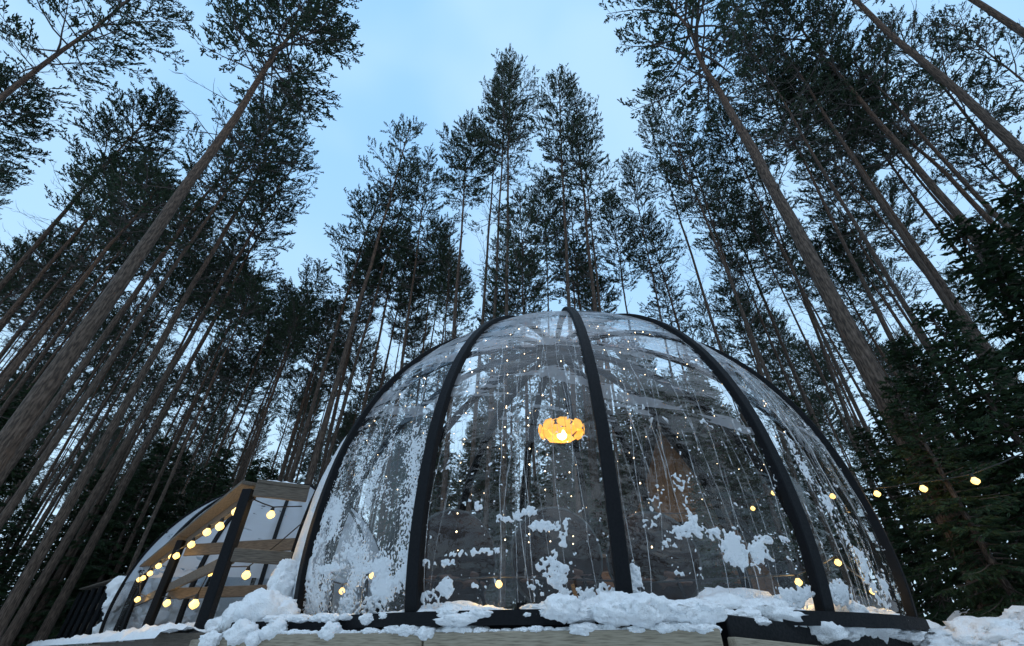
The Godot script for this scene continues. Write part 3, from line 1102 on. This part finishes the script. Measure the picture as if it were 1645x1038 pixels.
func pendant(p: Vector3) -> void:
	var o := thing("pendant_lamp", "glowing yellow pendant lamp of overlapping hexagon petals hanging under the dome's hub", "pendant lamp", p)
	var g := Geo.new()
	g.tube([Vector3(0, 1.28, 0), Vector3(0, 0.12, 0)], [0.006, 0.006], 6)
	part("cord", g.mesh(), M.cable, o)
	var hex := Geo.new()
	var ring := []
	for k in 6: ring.append(Vector3(cos(k * PI / 3), sin(k * PI / 3), 0))
	for k in 6:
		var a: Vector3 = ring[k]
		var b: Vector3 = ring[(k + 1) % 6]
		var lift := Vector3(0, 0, 0.06)
		hex.tri(lift, b, a)
		hex.tri(lift - Vector3(0, 0, 0.05), a - Vector3(0, 0, 0.05), b - Vector3(0, 0, 0.05))
		hex.quad(a, b, b - Vector3(0, 0, 0.05), a - Vector3(0, 0, 0.05))
	var hm := hex.mesh()
	for tier in 3:
		var n: int = [9, 7, 7][tier]
		for k in n:
			var a := TAU * (k + tier * 0.5) / n
			var r: float = [0.31, 0.23, 0.22][tier]
			var y: float = [0.0, -0.095, 0.10][tier]
			var petal := part("petal", hm, M.petal, o)
			var tip: float = [0.05, 0.8, -0.8][tier]
			var size := 0.10
			petal.transform = Transform3D(Basis.from_scale(Vector3(1.0, 0.74, 1.0)) * Basis(Vector3.UP, a) * Basis(Vector3.RIGHT, tip) * Basis.from_scale(Vector3.ONE * size), Vector3(sin(a) * r, y * 0.74, cos(a) * r))
	var bulb := part("bulb", bulb_shape(0.07), M.lamp_core, o)
	bulb.position = Vector3(0, -0.07, 0)
	var l := OmniLight3D.new()
	l.name = "lamp_light"
	l.light_color = Color(1.0, 0.72, 0.36)
	l.light_energy = 0.22
	l.light_size = 0.06
	l.omni_range = 20.0
	l.omni_attenuation = 2.0
	l.shadow_enabled = true
	bulb.add_child(l)


func _ready() -> void:
	# camera: a very wide phone lens close to the snow, tipped well up
	var cam := Camera3D.new()
	cam.name = "camera"
	add_child(cam)
	cam.position = Vector3(0, EYE, 0)
	cam.rotation_degrees = Vector3(36.5, 0, 0)
	cam.fov = 72.34
	cam.near = 0.05
	cam.far = 900.0
	cam.current = true

	# the blue of an overcast winter evening
	var sky_image := Image.create(512, 256, false, Image.FORMAT_RGBF)
	var cloud := noise(1.3, 15, 4)
	for y in 256:
		for x in 512:
			var e := (0.5 - (y + 0.5) / 256.0) * PI
			var a := (x + 0.5) / 512.0 * TAU
			var d := Vector3(cos(a) * cos(e), sin(e), sin(a) * cos(e))
			var f := smoothstep(-0.05, 0.95, sin(e))
			var c := Color(0.50, 0.69, 0.84).lerp(Color(0.26, 0.49, 0.79), f)
			var veil := smoothstep(-0.25, 0.6, cloud.get_noise_3d(d.x * 1.4, d.y * 2.2, d.z * 1.4))
			c = c.lerp(Color(0.44, 0.63, 0.82), veil * 0.55)
			sky_image.set_pixel(x, y, c)
	var pano := PanoramaSkyMaterial.new()
	pano.panorama = ImageTexture.create_from_image(sky_image)
	pano.energy_multiplier = 1.0
	var env := Environment.new()
	env.background_mode = Environment.BG_SKY
	env.sky = Sky.new()
	env.sky.sky_material = pano
	env.ambient_light_source = Environment.AMBIENT_SOURCE_SKY
	env.tonemap_mode = Environment.TONE_MAPPER_LINEAR
	env.tonemap_exposure = 1.42
	env.sdfgi_enabled = true
	env.ssao_enabled = true
	env.ssil_enabled = true
	var we := WorldEnvironment.new()
	we.name = "environment"
	we.environment = env
	add_child(we)

	# the brighter part of the cloud, high behind the camera over the clearing
	var sun := DirectionalLight3D.new()
	sun.name = "cloud_light"
	sun.light_energy = 0.2
	sun.light_color = Color(1.0, 0.97, 0.93)
	sun.light_angular_distance = 100.0
	sun.rotation_degrees = Vector3(-58, 14, 0)
	sun.shadow_enabled = true
	add_child(sun)

	bumps = noise(0.12, 5, 3)
	film_noise = noise(1.0, 17, 3)
	make_materials()
	make_ball()

	# the ground: one sheet to the horizon, finer near the camera
	var lines := []
	for k in 41: lines.append(lerpf(-14.0, 14.0, k / 40.0))
	for e in [17.0, 21.0, 27.0, 36.0, 50.0, 75.0, 120.0, 200.0, 320.0, 460.0]:
		lines.append(e)
		lines.push_front(-e)
	var g := Geo.new()
	for z in lines:
		for x in lines:
			g.v.append(Vector3(x, ground(x, z - 5.0), z - 5.0))
			g.c.append(Color.WHITE)
	var n := lines.size()
	for b in n - 1:
		for a in n - 1:
			var p := b * n + a
			g.i.append_array([p, p + 1, p + n, p + 1, p + n + 1, p + n])
	struct("ground", g.mesh(1), M.snow, "snow covered ground of the clearing and the forest floor")

	forest()

	# the deck
	var deck := thing("timber_deck", "low timber deck with board fascia and black steel edge that carries both domes", "deck")
	var outline := [Vector2(0.98, -2.66), Vector2(2.3, -3.5), Vector2(3.7, -4.9), Vector2(5.0, -7.6), Vector2(3.0, -10.0), Vector2(-3.0, -15.5), Vector2(-9.0, -17.0), Vector2(-11.6, -13.6), Vector2(-7.3, -9.3), Vector2(-2.7, -4.1), Vector2(-1.9, -3.7)]
	var flat := Geometry2D.triangulate_polygon(PackedVector2Array(outline))
	var top := Geo.new()
	for q in outline:
		top.v.append(Vector3(q.x, DECK, q.y))
		top.c.append(Color.WHITE)
	for k in outline.size():
		top.v.append(Vector3(outline[k].x, 0.1, outline[k].y))
		top.c.append(Color.WHITE)
	for q in flat: top.i.append(q)
	for k in outline.size():
		var a := k
		var b := (k + 1) % outline.size()
		top.i.append_array([a, b, a + outline.size(), b, b + outline.size(), a + outline.size()])
	part("deck_floor", top.mesh(), M.wood, deck)
	var C := Vector3(0.98, 0, -2.62)
	var L := Vector3(-1.9, 0, -3.68)
	boards(deck, "fascia_board", C + Vector3(0.0, 0.51, 0.10), L + Vector3(-0.06, 0.51, 0.10), 0.34, 0.05, 2, M.timber)
	boards(deck, "fascia_board", Vector3(-1.99, 0.49, -3.61), Vector3(-7.35, 0.49, -9.22), 0.34, 0.05, 4, M.timber)
	boards(deck, "fascia_board", Vector3(-7.35, 0.49, -9.25), Vector3(-11.65, 0.49, -13.5), 0.34, 0.05, 2, M.timber)
	boards(deck, "fascia_board", C + Vector3(0.03, 0.48, 0.09), Vector3(3.12, 0.37, -3.88), 0.34, 0.05, 1, M.timber)
	var beam := Geo.new()
	var bl := C.distance_to(L)
	beam.box(Transform3D(), Vector3(bl, 0.085, 0.09), 0.006)
	part("edge_beam", beam.mesh(), M.steel, deck).transform = along(C + Vector3(0, 0.71, 0), L + Vector3(0, 0.71, 0))
	var beam2 := Geo.new()
	beam2.box(Transform3D(), Vector3(3.6, 0.105, 0.09), 0.006)
	var e0 := Vector3(1.03, 0.69, -2.65)
	var e1 := e0 + (Vector3(3.05, 0.595, -3.96) - e0).normalized() * 3.6
	part("edge_beam", beam2.mesh(), M.steel, deck).transform = along(e0, e1)

	# domes
	dome("glass_dome", DOME, 1.0, "large clear film dome with black ribs, wet and streaked with thawing snow", true)
	dome("glass_dome", DOME_FAR, 0.867, "smaller frosted dome standing behind the railing at left", false)
	var cap := Geo.new()      # snow on the far dome's left flank
	rng.seed = 31
	for k in 46:
		var phi := rng.randf_range(-125.0, -55.0)
		var t := rng.randf_range(0.0, 0.26)
		lump(cap, DOME_FAR + on_dome(phi, t) * 0.867 + Vector3(0, DECK * 0.133, 0), Vector3(0.26, 0.26, 0.26) * rng.randf_range(0.5, 1.1), k)
	tag(part("snow_crust", cap.mesh(1), M.snow, self, "stuff"), "thick snow crust sliding off the far dome's left flank", "snow")

	# railings: [height of the board's middle, its width, thickness, side]
	var P1 := Vector3(-2.45, DECK, -4.24)
	var P2 := Vector3(-4.50, DECK, -6.61)
	var P3 := Vector3(-6.90, DECK, -9.40)
	var two := [[1.785, 0.115, 0.035, 0.064], [1.25, 0.105, 0.035, 0.064]]
	railing("timber railing on black posts, hung with bulbs, in front of the far dome", [P1, P2, P3], [P1, P2, P3], two)
	railing("short railing end that meets the near dome's left side", [P1 + Vector3(0.05, 0, 0), Vector3(-1.98, DECK, -4.44)], [], two)
	railing("low railing divider crossing between the two domes", [P2 + Vector3(0.1, 0, 0), Vector3(-2.45, DECK, -6.10)], [Vector3(-2.6, DECK, -6.2)], [[1.68, 0.14, 0.04, 0.0], [1.18, 0.12, 0.04, 0.0]])
	var far_posts := []
	for k in 6: far_posts.append(Vector3(-8.55, DECK, -11.1).lerp(Vector3(-11.1, DECK, -13.3), k / 5.0))
	railing("far dark railing left of the frosted dome", [far_posts[0], far_posts[5]], far_posts, [[1.77, 0.14, 0.04, 0.068], [1.4, 0.13, 0.04, 0.068], [1.03, 0.13, 0.04, 0.068]])

	# snow on the deck's edges
	rng.seed = 41
	var s1 := Geo.new()
	heap(s1, [Vector3(1.00, 0.755, -2.62), Vector3(0.0, 0.755, -2.99), Vector3(-0.6, 0.755, -3.21)], 0.11, 0.032, 0.072, 90, 51)
	heap(s1, [Vector3(-0.6, 0.755, -3.22), Vector3(-1.2, 0.755, -3.44), Vector3(-1.9, 0.755, -3.70)], 0.10, 0.025, 0.062, 44, 52)
	heap(s1, [Vector3(0.50, 0.78, -2.86), Vector3(0.12, 0.78, -3.0)], 0.05, 0.06, 0.10, 12, 53)
	heap(s1, [Vector3(-0.22, 0.77, -3.12), Vector3(-0.50, 0.77, -3.22)], 0.04, 0.05, 0.085, 6, 54)
	tag(part("snow_ridge", s1.mesh(1), M.snow, self, "stuff"), "lumpy snow lying along the black steel edge at the dome's foot", "snow")
	var s2 := Geo.new()
	heap(s2, [Vector3(0.95, 0.680, -2.535), Vector3(0.0, 0.680, -2.888), Vector3(-0.9, 0.680, -3.22), Vector3(-1.9, 0.680, -3.59)], 0.022, 0.018, 0.036, 110, 55)
	for q in [[-1.5, 0.69, -3.42, 0.06], [-1.75, 0.69, -3.50, 0.07], [-1.62, 0.65, -3.42, 0.04], [-1.95, 0.65, -3.52, 0.05], [-1.1, 0.69, -3.27, 0.05], [-1.63, 0.60, -3.41, 0.025], [-1.93, 0.59, -3.51, 0.028]]:
		lump(s2, Vector3(q[0], q[1], q[2]), Vector3(q[3] * 1.3, q[3], q[3]), int(q[0] * 100) + 900)
	tag(part("snow_ridge", s2.mesh(1), M.snow, self, "stuff"), "thin snow strip on the timber fascia below the black steel edge", "snow")
	var s3 := Geo.new()
	heap(s3, [Vector3(1.02, 0.74, -2.75), Vector3(2.0, 0.70, -3.36), Vector3(3.1, 0.645, -4.06), Vector3(4.3, 0.60, -4.88)], 0.10, 0.04, 0.09, 90, 57)
	heap(s3, [Vector3(1.05, 0.75, -2.98), Vector3(2.0, 0.73, -3.62), Vector3(3.0, 0.70, -4.45), Vector3(4.0, 0.66, -5.3)], 0.20, 0.07, 0.14, 80, 58)
	heap(s3, [Vector3(1.22, 0.80, -3.02), Vector3(1.62, 0.80, -3.36)], 0.06, 0.06, 0.10, 8, 59)
	tag(part("snow_ridge", s3.mesh(1), M.snow, self, "stuff"), "broad snow shelf between the sloping black beam and the dome's right foot", "snow")
	var s4 := Geo.new()
	for k in 30:
		var f := rng.randf()
		var p := Vector3(lerpf(-1.72, -2.5, f), 0.70, lerpf(-3.72, -4.35, f)) + Vector3(rng.randf_range(-0.1, 0.1), 0, rng.randf_range(-0.15, 0.1))
		var r := rng.randf_range(0.06, 0.14) * (1.15 - 0.55 * f)
		lump(s4, p + Vector3(0, rng.randf_range(0, 0.16) * (1.0 - f), 0), Vector3(r * 1.2, r, r), 1000 + k)
	for k in 34:                          # snow that slid down the film and rests against the dome's left side
		var phi := rng.randf_range(-74.0, -46.5)
		var t := 0.085 * pow(rng.randf(), 1.5)
		var r := rng.randf_range(0.09, 0.15) * (1.0 - 5.0 * t)
		lump(s4, DOME + on_dome(phi, t, 3.03 + 0.05 * (1.0 - t / 0.085)), Vector3(r, r * 1.2, r), 1300 + k)
	tag(part("snow_pile", s4.mesh(1), M.snow, self, "stuff"), "heaped snow pile at the dome's left foot beside the railing corner", "snow")
	var s5 := Geo.new()
	drift(s5, [Vector3(-2.2, 0.70, -3.95), Vector3(-4.6, 0.70, -6.47), Vector3(-7.2, 0.70, -9.2), Vector3(-11.5, 0.70, -13.45)], 0.34, 0.07, 55, 1.2)
	for k in 9:
		var r := rng.randf_range(0.12, 0.24)
		lump(s5, Vector3(-4.3 + k * 0.16, 0.75, -7.4 + rng.randf_range(-0.2, 0.2)), Vector3(r, r, r), 1200 + k)
	tag(part("snow_ridge", s5.mesh(1), M.snow, self, "stuff"), "low snow along the left deck edge under the railing posts", "snow")
	var s6 := Geo.new()
	drift(s6, [Vector3(-2.38, 1.88, -4.20), Vector3(-1.98, 1.88, -4.37)], 0.13, 0.035, 56, 1.0)
	tag(part("snow_strip", s6.mesh(1), M.snow, self, "stuff"), "thin snow on top of the short railing end", "snow")
	var bank := Geo.new()
	for q in [[3.35, 0.50, -3.75, 0.5, 0.24], [3.9, 0.52, -3.9, 0.6, 0.26], [4.6, 0.5, -4.2, 0.7, 0.22], [3.0, 0.40, -3.4, 0.5, 0.18], [5.2, 0.62, -5.6, 0.9, 0.28], [4.4, 0.60, -5.4, 0.6, 0.2]]:
		lump(bank, Vector3(q[0], 0.18, q[2]), Vector3(q[3] * 1.15, q[1] + q[4] - 0.20, q[3] * 1.1), int(q[0] * 100))
	heap(bank, [Vector3(3.0, 0.60, -3.5), Vector3(3.6, 0.70, -3.8), Vector3(4.6, 0.68, -4.4)], 0.3, 0.06, 0.16, 60, 63)
	tag(part("snow_bank", bank.mesh(1), M.snow, self, "stuff"), "rounded snow bank on the ground at lower right", "snow")
	var stick := Geo.new()
	stick.tube([Vector3(3.00, 0.70, -3.62), Vector3(3.05, 0.735, -3.62), Vector3(3.14, 0.725, -3.64), Vector3(3.26, 0.715, -3.66)], [0.006, 0.009, 0.007, 0.003], 5)
	tag(part("twig", stick.mesh(1), M.twig, self), "dark crooked twig lying on the snow at lower right", "twig")
	var chip := Geo.new()
	chip.box(Transform3D(Basis(Vector3.BACK, 0.25), Vector3(0.335, 0.84, -2.74)), Vector3(0.02, 0.09, 0.008), 0.003)
	tag(part("wood_chip", chip.mesh(), M.warm_wood, self), "small upright wood splinter stuck in the snow before the dome", "splinter")

	# inside the dome
	pendant(Vector3(0.69, 3.05, -5.82))
	tub_chair("dark shell chair in the middle of the dome with a big round back", Vector3(0.42, 0.73, -4.9), PI + 0.15)
	tub_chair("shell chair right of the black front rib, pale rim catching light", Vector3(1.45, 0.73, -5.1), PI - 0.35)
	tub_chair("shell chair at the left of the dome with brownish back", Vector3(-0.62, 0.73, -5.0), PI + 0.5)
	var table := thing("dining_table", "round warm timber table between the shell chairs", "table", Vector3(1.0, 0.73, -6.1))
	var tt := Geo.new()
	tt.tube([Vector3(0, 0.70, 0), Vector3(0, 0.705, 0), Vector3(0, 0.735, 0), Vector3(0, 0.74, 0)], [0.54, 0.55, 0.55, 0.54], 40)
	part("tabletop", tt.mesh(), M.warm_wood, table)
	for k in 3:
		var l := Geo.new()
		l.tube([Vector3(0, 0.70, 0), Vector3(sin(k * TAU / 3) * 0.38, 0, cos(k * TAU / 3) * 0.38)], [0.03, 0.022], 8)
		part("leg", l.mesh(1), M.steel, table)
	var bench := thing("sideboard", "low reddish timber sideboard by the dome's back wall", "sideboard", Vector3(1.75, 0.73, -7.2), -0.3)
	var bb := Geo.new()
	bb.box(at(0, 0.45, 0), Vector3(1.1, 0.62, 0.42), 0.01)
	part("cabinet", bb.mesh(), M.warm_wood, bench)
	for s in [-1, 1]:
		var dg := Geo.new()
		dg.box(at(s * 0.27, 0.45, 0.222), Vector3(0.5, 0.54, 0.02), 0.006)
		var dr := part("door", dg.mesh(), M.warm_wood, bench)
		var hg := Geo.new()
		hg.box(at(s * 0.06, 0.5, 0.242), Vector3(0.015, 0.12, 0.02), 0.004)
		part("handle", hg.mesh(), M.steel, dr)
		for t in [-0.16, 0.16]:
			var lg := Geo.new()
			lg.box(at(s * 0.5, 0.07, t), Vector3(0.05, 0.14, 0.05), 0.004)
			part("leg", lg.mesh(), M.steel, bench)
	rng.seed = 61
	var wands := ["hanging fairy light string left of the yellow pendant", "hanging fairy light string just under the yellow pendant", "hanging fairy light string right of the yellow pendant", "hanging fairy light string left of the middle black rib", "hanging fairy light string near the dome's left front rib", "hanging fairy light string right of the middle black rib"]
	for k in 6:
		var phi: float = [-13.0, -4.0, 1.0, -8.0, -24.0, 16.0][k]
		var p := on_dome(phi, 0.52, 2.8) + DOME
		var pts := [p]
		for q in 7: pts.append(p + Vector3(rng.randf_range(-0.03, 0.03), -0.28 * (q + 1), rng.randf_range(-0.03, 0.03)))
		fairy(wands[k], pts, 0.22)
	var loops := ["fairy light string looped high under the dome's hub", "fairy light string looped round the dome at shoulder height", "fairy light string looped low round the dome's inside"]
	for k in 3:
		var pts := []
		for q in 46: pts.append(on_dome(q * 8.0, [0.80, 0.58, 0.40][k] + 0.05 * sin(q * 1.9), 2.86) + DOME)
		fairy(loops[k], pts, 0.5)

	# strings of bulbs
	var spots := []
	for q in [[4.20, 1.83, -4.07], [4.10, 1.89, -4.52], [3.99, 1.97, -4.99], [3.87, 2.09, -5.53], [3.67, 2.37, -6.40], [3.56, 2.28, -6.88], [3.38, 2.42, -7.69], [2.91, 2.83, -9.76]]: spots.append(Vector3(q[0], q[1], q[2]))
	bulb_string("bulb string running from the right spruces round behind the dome", spots, 0.033, 0.03, [Vector3(4.5, 2.0, -3.7), spots[-1] + Vector3(-0.6, 0.5, -0.5)])
	spots = []
	for f in [0.03, 0.11, 0.2, 0.31, 0.44, 0.5, 0.66, 0.77, 0.88, 0.97]: spots.append(P1.lerp(P3, f) + Vector3(0.05, 0.90 + 0.02 * sin(f * 40.0), 0.1))
	bulb_string("bulb string under the top board of the long left railing", spots, 0.040, 0.03, [P1 + Vector3(0.1, 1.0, 0.05), P3 + Vector3(0, 1.0, 0.05)])
	bulb_string("single bulb cord under the short railing end", [Vector3(-2.22, 1.60, -4.32)], 0.036, 0.02, [P1 + Vector3(0.06, 1.02, 0.0), Vector3(-2.0, 1.70, -4.42)])
	spots = []
	for q in [[-2.61, 1.19, -4.96], [-3.19, 1.26, -5.32], [-2.86, 0.93, -4.7], [-4.14, 1.05, -6.26], [-5.73, 1.22, -7.95]]: spots.append(Vector3(q[0], q[1], q[2]))
	bulb_string("bulb string hanging low behind the long left railing", spots, 0.040, 0.03, [spots[0] + Vector3(0.5, 0.5, 0.1), spots[-1] + Vector3(-0.3, 0.4, -0.2)])
	spots = []
	for q in [[-36.0, 0.03], [-29.0, 0.045], [-26.0, 0.03], [-9.0, 0.025], [30.0, 0.03], [40.0, 0.06], [50.0, 0.03]]: spots.append(on_dome(q[0], q[1], 2.84) + DOME)
	bulb_string("bulb string lying low along the inside of the dome's foot", spots, 0.022, 0.02, [spots[0] + Vector3(-0.2, 0.1, -0.1), spots[-1] + Vector3(0.1, 0.1, -0.3)])

	cabin()


func cabin() -> void:
	var o := thing("timber_cabin", "steep roofed timber cabin behind the dome, its warm gable seen through the film", "cabin", Vector3(3.85, 0.3, -10.9), -0.34)
	var half := 2.3
	var tall := 4.9
	var deep := 4.5
	var count := 26
	for k in count:                                   # upright gable boards
		var x0 := lerpf(-half, half, float(k) / count) + 0.004
		var x1 := lerpf(-half, half, (k + 1.0) / count) - 0.004
		var y0 := tall * (1.0 - absf(x0) / half)
		var y1 := tall * (1.0 - absf(x1) / half)
		var g := Geo.new()
		var z := 0.012 * (k % 2)
		g.quad(Vector3(x0, 0, z), Vector3(x0, y0, z), Vector3(x1, y1, z), Vector3(x1, 0, z))
		g.quad(Vector3(x0, 0, z - 0.03), Vector3(x1, 0, z - 0.03), Vector3(x1, y1, z - 0.03), Vector3(x0, y0, z - 0.03))
		g.quad(Vector3(x0, 0, z), Vector3(x0, 0, z - 0.03), Vector3(x0, y0, z - 0.03), Vector3(x0, y0, z))
		g.quad(Vector3(x1, 0, z), Vector3(x1, y1, z), Vector3(x1, y1, z - 0.03), Vector3(x1, 0, z - 0.03))
		part("gable_board", g.mesh(), M.warm_wood, o)
	var wf := Geo.new()
	for s in [-1, 1]:
		wf.box(at(s * 0.5, 1.9, 0.04), Vector3(0.07, 1.5, 0.06), 0.006)
		wf.box(at(0, 1.9 + s * 0.72, 0.042), Vector3(0.93, 0.07, 0.06), 0.006)
	var fr := part("window", wf.mesh(), M.steel, o)
	var pn := Geo.new()
	pn.box(at(0, 1.9, 0.024), Vector3(0.93, 1.37, 0.016), 0.002)
	part("pane", pn.mesh(), M.pane, fr)
	for s in [-1, 1]:
		var r := Geo.new()
		var slope := Vector3(s * half, -tall, 0)
		var mid := Vector3(s * half, tall, 0) * 0.5 + Vector3(s * tall, half, 0).normalized() * 0.08
		var up := Vector3(s * tall, half, 0).normalized()
		r.box(Transform3D(Basis(slope.normalized(), up, slope.normalized().cross(up)), mid + Vector3(0, 0, -deep / 2 + 0.35)), Vector3(slope.length() + 0.25, 0.10, deep + 0.5), 0.01)
		part("roof", r.mesh(), M.steel, o)
	var snow := Geo.new()
	for k in 18:
		lump(snow, Vector3(3.85, 0.3, -10.9) + Basis(Vector3.UP, -0.34) * Vector3(0.0, tall + 0.10, 0.3 - k * 0.25), Vector3(0.22, 0.12, 0.2), 1500 + k)
	tag(part("roof_snow", snow.mesh(1), M.snow, self, "stuff"), "snow line left along the ridge of the timber cabin", "snow")
